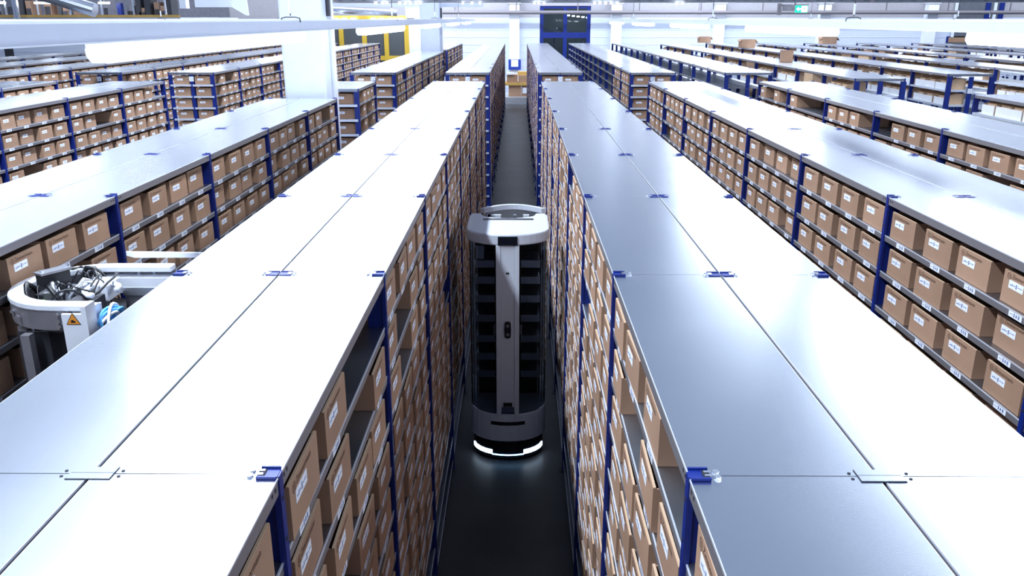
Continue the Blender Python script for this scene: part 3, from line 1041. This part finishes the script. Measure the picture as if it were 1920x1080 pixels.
OL = [0.30, 0.58, 0.90, 1.3, 1.7, 2.1]
open_rack(6.34, 7.2, 5.5, 11.85, 'cluttered near open rack at the right edge, with white bins and blue posts', 'open rack at right edge', [0.24, 0.46, 0.80, 1.3, 1.8], end=False, dens=1.0)
open_rack(5.92, 6.8, 15.06, 36.0, 'open rack with tall upright carton on top, behind the grey-topped rack', 'open rack under upright carton', OL, end=True, box_levels=3)
open_rack(8.18, 9.05, 16.35, 37.8, 'open rack carrying two flapped cartons on its far top', 'open rack under flapped cartons', OL, end=True, box_levels=3)
open_rack(10.3, 11.15, 17.0, 38.0, 'open rack fourth in line from the grey-topped rack, crossing under the lamps', 'third open rack', OL, end=True, dens=0.8)
open_rack(12.5, 13.3, 18.0, 38.0, 'open rack carrying one open flapped carton near the far wall', 'fourth open rack', OL, dens=0.8, box_levels=1)
open_rack(14.8, 15.6, 19.0, 38.0, 'remote open rack near the far wall window', 'fifth open rack', OL, dens=0.8, box_levels=1)
open_rack(17.2, 18.0, 21.0, 38.0, 'remotest open rack seen as a thin line at right', 'sixth open rack', OL, dens=0.8, box_levels=1)

def top_carton(px, py, wpx, hpx, label, d=0.45, fl=True):
    p = at(px, py, z=TOP)
    zc = p.y * cos(PITCH) + (CZ - TOP) * sin(PITCH)
    w, h = wpx * zc / F, hpx * zc / F
    carton('cardboard_box', p.x - w / 2, p.x + w / 2, p.y, p.y + d, TOP + 0.006, TOP + 0.006 + h, label, 'card', fl)
top_carton(1322, 80.5, 21, 11, 'small flapped carton standing highest on an open rack near a white wall column')
top_carton(1403, 90, 26, 15, 'larger flapped carton on a rack top, below the long lamp')
top_carton(1555, 82, 27, 12, 'flapped carton on a rack top beside the lamp end')
top_carton(1477, 117, 18, 21, 'upright open carton with white sheet standing on a rack top', 0.3, False)
p = at(1481, 106, z=TOP); 

# ------------------------------------------------------------------ yellow guard fence, mezzanine, ducts (far left)
FY = 39.4
f = empty('guard_fence', (0, FY, 0)); tag(f, 'yellow framed machine guard fence with dark mesh, far left', 'fence')
fx = [at(px, 80, Y=FY).x for px in (556, 598, 641, 684, 725, 763)]
ft, fb = at(700, 48, Y=FY).z, at(740, 108, Y=FY).z
for x in fx:
    b = MB(); b.box(x - 0.10, x + 0.10, -0.08, 0.08, 0, ft + 0.1, 'yellow'); b.build('post', f)
for a, c_ in zip(fx[:-1], fx[1:]):
    b = MB()
    for k in range(13):
        x = a + 0.1 + (c_ - a - 0.2) * (k + 0.5) / 13
        b.box(x - 0.018, x + 0.018, -0.01, 0.01, 0.3, ft, 'mesh')
    for k in range(26):
        z = 0.35 + (ft - 0.4) * k / 25
        b.box(a + 0.1, c_ - 0.1, -0.012, -0.0101, z - 0.014, z + 0.014, 'mesh')
    b.build('mesh_panel', f)
b = MB(); b.box(fx[0], fx[-1], -0.06, 0.06, fb - 0.12, fb + 0.08, 'yellow'); b.build('middle_rail', f)
b = MB(); b.box(fx[0] - 4, fx[-1], 0.1, 0.3, CZ - 0.02, CZ + 0.13, 'yellow')
for k in range(8): b.box(fx[0] - 4 + k * 1.1, fx[0] - 3.85 + k * 1.1, 0.12, 0.28, CZ - 0.3, CZ - 0.02, 'yellow')
b.build('upper_beam', f)
b = MB(); b.box(-14, fx[-1] + 0.2, FY + 1.3, FY + 1.5, 0, CZ + 0.02, 'mesh'); tag(b.build('machine_housing'), 'dark machine housing behind the yellow guard fence', 'machine')
b = MB(); b.box(at(766, 70, Y=40).x, at(790, 70, Y=40).x, 39.9, 40.1, 0, CZ - 0.1, 'white'); tag(b.build('cabinet_panel'), 'white tall cabinet panel beside the yellow fence end', 'cabinet')
b = MB(); b.tube([(at(612, 22, Y=36).x, 36, CZ + 0.36), (at(745, 27, Y=36).x, 36, CZ + 0.22)], 0.13, 'clip', 12); tag(b.build('air_duct'), 'silver air duct above the yellow beam', 'duct')
b = MB(); b.box(at(760, 25, Y=35).x, at(787, 25, Y=35).x, 35, 35.5, CZ + 0.02, CZ + 0.6, 'white'); b.box(at(773, 25, Y=35.2).x, at(775, 25, Y=35.2).x, 35.2, 35.25, CZ + 0.6, 9, 'pipe'); tag(b.build('air_unit'), 'white air unit hanging near the second column', 'fan')
for k, px in enumerate((628, 645, 662, 700, 715, 730, 742, 752)):
    p = at(px, 37, Y=FY)
    b = MB(); b.box(p.x - 0.12, p.x + 0.12, FY + 0.0, FY + 0.0999, CZ - 0.07, CZ + 0.02, 'lamp'); tag(b.build('machine_lamp'), 'small bright lamp under the yellow beam', 'lamp', 'lamps under the yellow beam')

MY = 29.0
m = empty('mezzanine', (-16, MY, 0)); tag(m, 'mezzanine platform with brown edge high at far left', 'platform')
mx0, mx1 = at(-200, 30, Y=MY).x, at(338, 30, Y=MY).x
b = MB(); b.box(mx0 + 16, mx1 + 16, 0, 6, CZ - 0.12, CZ + 0.04, 'trunk'); b.build('deck', m)
b = MB(); b.box(mx0 + 16, mx1 + 16, -0.05, -0.001, CZ + 0.04, CZ + 0.12, 'cardyellow'); b.build('toe_board', m)
b = MB(); b.box(mx0 + 16, mx1 + 16, 5.0, 5.1, CZ + 0.05, CZ + 3, 'alugrey'); b.build('back_panel', m)
for k in range(4):
    b = MB(); b.box(0, 0.2, 0.5, 0.7, 0, CZ - 0.12, 'dark'); o = b.build('support_leg', m); o.location = (mx0 + 16.2 + k * 3, 0, 0)
rr = random.Random(4)
for k in range(26):
    x = mx0 + 16 + 0.3 + k * (mx1 - mx0 - 0.6) / 25
    if k % 3 == 0:
        b = MB(); b.box(x, x + 0.05, 0.4, 0.45, CZ + 0.05, CZ + 1.2, 'clip'); b.build('railing_post', m)
for k, px in enumerate((6, 28, 48, 62, 97, 120, 128, 140, 205, 250, 266, 272, 283, 300, 312, 322)):
    p = at(px, 28, Y=MY + 1.2)
    wd = rr.uniform(0.08, 0.13); hh = rr.uniform(0.3, 0.75)
    b = MB(); b.box(p.x - wd, p.x + wd, MY + 1.0, MY + 1.6, CZ + 0.045, CZ + 0.045 + hh, rr.choice(('dark', 'black', 'card', 'alugrey', 'dark')))
    b.box(p.x - wd * 0.8, p.x + wd * 0.8, MY + 0.98, MY + 0.9999, CZ + 0.08, CZ + 0.06 + hh * 0.5, 'dark')
    tag(b.build('goods_stack'), 'dim stack of goods standing on the mezzanine', 'goods', 'goods on the mezzanine')
p = at(226, 18, Y=MY + 0.8)
b = MB(); b.box(p.x - 0.07, p.x + 0.07, MY + 0.7, MY + 0.9, CZ + 0.045, CZ + 0.5, 'blue'); tag(b.build('blue_bin'), 'tall blue container on the mezzanine', 'container')
p = at(33, 20, Y=MY - 0.4)
b = MB(); b.box(p.x - 0.02, p.x + 0.06, MY - 0.5, MY - 0.4, CZ - 0.2, CZ + 1.5, 'clip'); b.box(p.x - 0.1, p.x - 0.03, MY - 0.5, MY - 0.4, CZ - 0.2, CZ + 1.5, 'clip'); tag(b.build('ladder_frame'), 'pale blue-white twin upright in front of the mezzanine', 'ladder')
for i, (px, py, wl) in enumerate(((80, 5.5, 0.24), (195, 5.5, 0.15), (2, 5, 0.1))):
    p = at(px, py, Y=MY + 0.3)
    b = MB(); b.box(p.x - wl, p.x + wl, MY + 0.2, MY + 0.4, p.z - 0.03, p.z + 0.03, 'lamp'); b.box(p.x - 0.01, p.x + 0.01, MY + 0.29, MY + 0.31, p.z + 0.03, p.z + 4, 'dark')
    tag(b.build('hanging_lamp'), 'lit lamp hanging above the mezzanine, %s' % ('left of the sloping duct', 'right of the sloping duct', 'at the very edge')[i], 'lamp')
p0, p1 = at(95, -6, Y=26), at(178, 16, Y=26)
b = MB(); b.tube([(p0.x - 0.8, 26, p0.z + 0.2), (p0.x, 26, p0.z), (p1.x, 26, p1.z - 0.05)], 0.2, 'clip', 16); tag(b.build('air_duct'), 'pale sloping air duct in front of the mezzanine', 'duct')
p = at(342, 6, Y=27)
b = MB(); b.box(p.x - 0.1, p.x + 0.1, 27, 27.3, CZ + 0.3, CZ + 3, 'white'); tag(b.build('hanging_post'), 'short white post hanging down near the mezzanine end', 'post')
b = MB(); b.box(at(340, 20, Y=38.4).x, at(552, 20, Y=38.4).x, 38.4, 38.6, 0, 9, 'wallwarm'); tag(b.build('wall_partition'), kind='structure')
b = MB(); b.box(at(374, 15, Y=38).x, at(400, 15, Y=38).x, 38.1, 38.39, 0, 6, 'white'); tag(b.build('partition_post'), 'white panel on the beige grey partition wall', 'panel')
pa, pb = at(365, 6, Y=22), at(434, 11, Y=22)
b = MB(); b.box(pa.x, pb.x, 22, 22.3, pb.z - 0.03, pa.z + 0.1, 'trunk'); b.box(pb.x, pb.x + 6, 30, 30.2, CZ + 0.38, CZ + 0.5, 'trunk'); tag(b.build('roof_beam'), 'white horizontal beam under the roof left of the big column', 'beam')
pa, pb = at(434, 13, Y=20), at(462, 29, Y=20)
b = MB(); b.prism([(pa.x, pa.z), (pb.x, pb.z), (pb.x + 0.04, pb.z), (pb.x, CZ + 0.7), (pa.x, CZ + 0.7)], 20, 20.1, 'trunk', Matrix(((1, 0, 0, 0), (0, 0, 1, 0), (0, 1, 0, 0), (0, 0, 0, 1)))); tag(b.build('gusset_plate'), 'triangular pale gusset hanging beside the roof beam', 'bracket')

# ------------------------------------------------------------------ tall picking robot in the central aisle
R = empty('picking_robot', (-0.08, 7.05, 0)); R.scale = (1.096, 1.096, 1.096); tag(R, 'tall white and black picking robot with glowing base, standing in the central aisle', 'robot')


def stadium(w, front, back, n=14, e=2.05, straight=0.48):
    """outline ccw: curved front (-y), straight flanks, curved back"""
    pts = []
    k = straight
    for i in range(n + 1):
        a = pi + pi * i / n
        c, s_ = cos(a), sin(a)
        pts.append((w * abs(c) ** (2 / e) * (1 if c > 0 else -1), front * k - (front - front * k) * -1 * 0 + (front * (1 - k)) * abs(s_) ** (2 / e)))
    for i in range(n + 1):
        a = pi * i / n
        c, s_ = cos(a), sin(a)
        pts.append((w * abs(c) ** (2 / e) * (1 if c > 0 else -1), back * k + (back * (1 - k)) * abs(s_) ** (2 / e)))
    return pts


hw = 0.305
b = MB(); b.prism(stadium(0.285, -0.43, 0.43), 0.02, 0.19, 'blackgloss'); b.build('base_skirt', R, bevel=0.01)
b = MB(); b.prism(stadium(hw, -0.46, 0.46), 0.19, 0.43, 'robot'); b.build('base_shell', R, bevel=0.008)
b = MB(); b.prism(stadium(0.25, -0.38, 0.38), 0.0, 0.02, 'black'); b.build('wheel_unit', R)
out = stadium(0.290, -0.436, 0.43)
inn = stadium(0.280, -0.424, 0.42)
for s in (0, 1):
    idx = (range(1, 6) if s == 0 else range(9, 14))
    b = MB(); b.strip([inn[i] for i in idx], [out[i] for i in idx], 0.055, 0.092, 'led'); b.build('light_strip', R)
b = MB(); b.strip([inn[i] for i in range(5, 10)], [out[i] for i in range(5, 10)], 0.05, 0.058, 'bluelamp'); b.build('thin_light_line', R)
# scanner slot
o1, i1 = stadium(hw + 0.002, -0.4625, 0.46), stadium(hw - 0.01, -0.455, 0.45)
b = MB(); b.strip([i1[i] for i in range(5, 10)], [o1[i] for i in range(5, 10)], 0.335, 0.365, 'black'); b.build('scanner_slot', R)
# glass mantle
go, gi = stadium(hw - 0.004, -0.452, 0.45), stadium(hw - 0.012, -0.444, 0.44)
for rng in (range(0, 8), range(7, 15)):
    b = MB(); b.strip([gi[i] for i in rng], [go[i] for i in rng], 0.4301, 1.82, 'glass'); b.build('dark_glass_panel', R)
b = MB()
for s in (-1, 1):
    x0, x1 = sorted((s * 0.297, s * 0.285))
    b.box(x0, x1, -0.22, 0.25, 0.4301, 1.82, 'blackgloss')
b.build('side_panel', R)
b = MB(); b.box(-0.26, 0.26, -0.05, 0.02, 0.4301, 1.80, 'black')
b.build('inner_back_wall', R)
# mast
b = MB()
b.box(-0.088, 0.088, -0.44, -0.40, 0.44, 1.82, 'robot')
b.box(-0.088, -0.052, -0.475, -0.4401, 0.44, 1.82, 'robot'); b.box(0.052, 0.088, -0.475, -0.4401, 0.44, 1.82, 'robot')
b.box(-0.0519, 0.0519, -0.468, -0.4401, 0.50, 1.82, 'robot')
b.build('mast', R, bevel=0.003)
b = MB(); b.prism([(0.026 * cos(t * pi / 6) * (1 if True else 1), (0.05 if 0 < t < 6 else -0.05 if 6 < t < 12 else 0) + 0.018 * sin(t * pi / 6)) for t in range(12)], 0.4681, 0.482, 'black', Matrix(((1, 0, 0, 0), (0, 0, -1, 0), (0, 1, 0, 1.155), (0, 0, 0, 1))))
cm = b.build('camera_module', R)
for dz in (-0.035, 0.035):
    b = MB(); b.prism([(0.012 * cos(t * pi / 6), 0.012 * sin(t * pi / 6)) for t in range(12)], 0.482, 0.485, 'alugrey', Matrix(((1, 0, 0, 0), (0, 0, -1, 0), (0, 1, 0, 1.155 + dz), (0, 0, 0, 1)))); b.build('lens', cm)
b = MB(); b.box(-0.035, 0.035, -0.480, -0.4681, 0.51, 0.54, 'black'); b.build('connector_slot', R)
b = MB(); b.box(-0.012, 0.012, -0.472, -0.4681, 1.60, 1.612, 'black'); b.build('sensor_dot', R)
for s in (-1, 1):
    b = MB(); b.box(s * 0.09 - (0.02 if s < 0 else 0), s * 0.09 + (0.02 if s > 0 else 0), -0.43, -0.41, 1.10, 1.18, 'alugrey'); b.build('side_hinge', R)
# inner trays carrying goods
for s in (-1, 1):
    for k, z in enumerate((1.66, 1.53, 1.38, 1.22, 1.05, 0.9, 0.75)):
        b = MB()
        x0, x1 = sorted((s * 0.10, s * 0.245))
        b.box(x0, x1, -0.34, -0.06, z, z + 0.006, 'alu')
        b.box(x0, x1, -0.346, -0.3401, z - 0.045, z + 0.012, 'alu')
        b.build('storage_tray', R)
b = MB(); b.box(-0.24, -0.18, -0.36, -0.33, 1.69, 1.79, 'robot'); b.build('white_holder', R)
# head plate with its concave rear edge
hp = stadium(0.318, -0.475, 0.25, n=18, e=2.1)
front = [p for p in hp if p[1] <= 0.0]
rear = [(0.318, 0.16), (0.30, 0.245), (0.26, 0.25)] + [(0.22 * cos(pi * i / 12) * 1.0, 0.245 - 0.17 * sin(pi * i / 12) ** 0.8) for i in range(0, 13)] + [(-0.26, 0.25), (-0.30, 0.245), (-0.318, 0.16)]
b = MB(); b.prism(front + rear, 1.82, 1.905, 'robot'); b.build('head_shell', R, bevel=0.012)
b = MB(); b.box(-0.20, 0.20, 0.0, 0.045, 1.905, 1.9085, 'black'); o = b.build('top_groove', R); 
b = MB(); b.box(-0.072, 0.072, -0.486, -0.46, 1.828, 1.893, 'blackgloss'); b.build('head_sensor', R)
# rear ring and the lift behind the head
ro = [(-0.24 + 0.55 * i / 12, 0.46 + 0.17 * sin(pi * i / 12)) for i in range(13)]
ri = [(-0.205 + 0.48 * i / 12, 0.44 + 0.155 * sin(pi * i / 12)) for i in range(13)]
b = MB(); b.strip(ri, ro, 1.86, 1.90, 'robot'); b.build('rear_ring', R)
for x, wd, m_ in ((-0.17, 0.018, 'robot'), (-0.12, 0.055, 'robot'), (0.145, 0.025, 'robot'), (0.05, 0.012, 'clip'), (0.2, 0.012, 'dark'), (0.245, 0.01, 'alu')):
    b = MB(); b.box(x - wd, x + wd, 0.37, 0.40, 0.4301, 1.86, m_); b.build('lift_column', R)
b = MB(); b.box(-0.25, 0.25, 0.30, 0.36, 0.4301, 1.35, 'dark'); b.build('rear_gripper_body', R)

# ------------------------------------------------------------------ silver open machine in the left aisle
G = empty('gripper_robot', (-1.985, 3.78, 0)); tag(G, 'silver open-topped gripper machine with cables and warning triangle, left aisle', 'robot')
zt = 2.55
def ushape(rad, xr_, n=16, cx=-0.07, xb=0.22):
    pts = [(xr_, -rad)]
    for i in range(n + 1):
        a = -pi / 2 - pi * i / n
        pts.append((cx + rad * cos(a) * (0.36 / rad if False else 1), rad * sin(a)))
    pts.append((max(xr_, xb), rad))
    return pts


b = MB(); b.strip(ushape(0.268, 0.09), ushape(0.335, 0.09), zt - 0.03, zt, 'white'); b.build('top_ring', G, bevel=0.006)
b = MB(); b.strip(ushape(0.315, -0.02), ushape(0.33, -0.02), zt - 0.12, zt - 0.0301, 'alugrey'); b.build('side_band', G)
b = MB()
for x, y, z in ((-0.30, -0.24, zt - 0.06), (-0.25, -0.29, zt - 0.07), (-0.045, -0.335, zt - 0.045), (-0.045, -0.335, zt - 0.075), (-0.045, -0.335, zt - 0.10)):
    b.tube([(x, y - 0.012, z), (x, y + 0.0, z)], 0.009, 'clip', 8)
b.build('bolt', G)
b = MB(); b.box(-0.015, 0.075, -0.362, -0.346, zt - 0.75, zt - 0.031, 'white'); b.build('front_plate', G, bevel=0.003)
b = MB(); b.box(0.076, 0.098, -0.365, -0.28, zt - 0.8, zt + 0.004, 'white'); b.build('corner_profile', G)
sgn = Matrix(((0.62, 0, 0, 0.036), (0, 0, -1, 0), (0, 0.62, 0, zt - 0.055), (0, 0, 0, 1)))
ws = empty('warning_triangle', (0, 0, 0)); ws.parent = G
b = MB(); b.prism([(-0.052, -0.04), (0.052, -0.04), (0, 0.05)], 0.3622, 0.3635, 'black', sgn); b.build('triangle_border', ws)
b = MB(); b.prism([(-0.044, -0.0355), (0.044, -0.0355), (0, 0.0405)], 0.3636, 0.3645, 'orange', sgn); b.build('triangle_face', ws)
b = MB(); b.box(-0.016, 0.016, -0.024, -0.012, 0.3646, 0.365, 'black', sgn); b.box(-0.012, 0.004, -0.011, -0.004, 0.3646, 0.365, 'black', sgn); b.build('hand_symbol', ws)
for x, y in ((-0.22, -0.30), (-0.30, -0.18)):
    b = MB(); b.box(x - 0.02, x + 0.02, y - 0.02, y + 0.02, 0.02, zt - 0.15, 'alugrey'); b.build('frame_post', G)
b = MB(); b.box(-0.16, 0.06, -0.30, -0.29, 0.02, zt - 0.35, 'alugrey'); b.box(-0.30, 0.05, -0.24, -0.235, zt - 0.6, zt - 0.16, 'dark'); b.build('inner_panel', G)
b = MB(); b.box(-0.33, 0.05, -0.32, -0.31, 0.02, zt - 0.45, 'alu'); b.build('lower_panel', G)
# rear rail and covers
b = MB(); b.box(-0.12, 0.45, 0.24, 0.36, zt - 0.10, zt - 0.045, 'alu'); b.box(-0.12, 0.45, 0.235, 0.2399, zt - 0.13, zt - 0.05, 'white'); b.build('linear_rail', G)
b = MB()
for x in (-0.08, 0.04, 0.12, 0.3, 0.38): b.tube([(x, 0.30, zt - 0.045), (x, 0.30, zt - 0.037)], 0.008, 'clip', 8)
b.build('rail_screw', G)
b = MB(); b.prism([(-0.06, 0.40), (0.42, 0.38), (0.42, 0.34), (0.32, 0.365), (0.0, 0.36)], zt + 0.02, zt + 0.045, 'white'); b.build('rear_cover', G)
b = MB(); b.box(0.40, 0.45, 0.20, 0.40, zt - 0.25, zt + 0.02, 'white'); b.build('end_block', G)
b = MB(); b.box(0.04, 0.42, 0.12, 0.14, 0.3, zt - 0.07, 'alugrey'); b.box(0.04, 0.42, 0.105, 0.1199, zt - 0.10, zt - 0.06, 'alu'); b.build('carriage_plate', G)
b = MB(); b.box(-0.10, 0.03, -0.02, 0.13, zt - 0.09, zt - 0.01, 'white'); b.build('motor_cover', G, bevel=0.006)
b = MB(); b.box(-0.09, 0.03, -0.20, -0.05, zt - 0.10, zt - 0.04, 'dark'); b.build('dark_pad', G)
b = MB(); b.box(-0.02, 0.08, -0.26, -0.205, zt - 0.3, zt - 0.03, 'white'); b.build('front_block', G)
xf = Matrix.Translation((-0.215, -0.02, zt + 0.065)) @ Matrix.Rotation(radians(58), 4, 'Z')
b = MB(); b.box(-0.075, 0.075, -0.032, 0.032, -0.005, 0.005, 'alu', xf); b.box(-0.07, 0.065, -0.028, 0.028, -0.06, -0.0051, 'black', xf)
b.tube([xf @ Vector((-0.055, 0, 0.005)), xf @ Vector((-0.055, 0, 0.014))], 0.009, 'clip', 8); b.tube([xf @ Vector((0.055, 0, 0.005)), xf @ Vector((0.055, 0, 0.014))], 0.009, 'clip', 8)
b.build('camera_head', G)
b = MB(); b.prism([(-0.10 + 0.22 * cos(2 * pi * i / 20), 0.0 + 0.25 * sin(2 * pi * i / 20)) for i in range(20)], 0.3, zt - 0.16, 'black'); b.build('turntable', G)
rr = random.Random(9)
for k in range(22):
    a0 = rr.uniform(0, 2 * pi); a1 = a0 + rr.uniform(1.2, 3.2); rad = rr.uniform(0.08, 0.23)
    pts = []
    for i in range(11):
        a = a0 + (a1 - a0) * i / 10
        pts.append((-0.15 + rad * cos(a) * 0.85, 0.02 + rad * 1.05 * sin(a), zt - 0.14 + 0.17 * sin(pi * i / 10) * rr.uniform(0.85, 1.0)))
    b = MB(); b.tube(pts, rr.choice((0.004, 0.006, 0.009, 0.012)), 'black' if k % 6 else 'clip', 8); b.build('cable_loop', G, smooth=True)
for (x, y, w_, l_, h_, m_) in ((-0.10, 0.10, 0.03, 0.02, 0.11, 'white'), (-0.22, 0.14, 0.03, 0.03, 0.10, 'alu'), (-0.12, -0.18, 0.05, 0.03, 0.09, 'alu'), (0.0, -0.14, 0.04, 0.03, 0.10, 'white'), (-0.2, -0.03, 0.07, 0.015, 0.12, 'alu'), (-0.06, 0.02, 0.03, 0.03, 0.13, 'dark'), (-0.28, 0.02, 0.03, 0.06, 0.11, 'dark')):
    b = MB(); b.box(x - w_, x + w_, y - l_, y + l_, zt - 0.16, zt - 0.16 + h_, m_, None); b.build('mechanism_block', G, bevel=0.003)
pts = [(0.02 + 0.07 * cos(t * pi / 8), -0.05 + 0.09 * sin(t * pi / 8), zt - 0.02) for t in range(13)]
b = MB(); b.tube(pts, 0.014, 'white', 10); b.build('white_hose_arc', G, smooth=True)
b = MB(); b.box(-0.28, -0.22, -0.12, -0.11, zt - 0.07, zt - 0.05, 'greentag'); b.build('green_tag', G)
for k in range(7):
    pts = []
    r_ = rr.uniform(0.05, 0.10)
    for i in range(13):
        a = -0.6 + 4.2 * i / 12
        pts.append((0.125 + 0.02 * sin(a * 1.3 + k), -0.22 + r_ * cos(a) + 0.01 * k, zt - 0.12 + 0.7 * r_ * sin(a)))
    b = MB(); b.tube(pts, 0.007, 'cable' if k % 4 else 'paper', 8); b.build('light_blue_cable', G, smooth=True)
b = MB(); b.box(-0.30, 0.42, -0.30, 0.36, 0.02, 0.28, 'alugrey'); b.build('chassis', G)
b = MB()
for x in (-0.22, 0.34):
    for y in (-0.22, 0.28): b.tube([(x, y - 0.02, 0.03), (x, y + 0.02, 0.03)], 0.03, 'black', 12)
b.build('wheel', G)
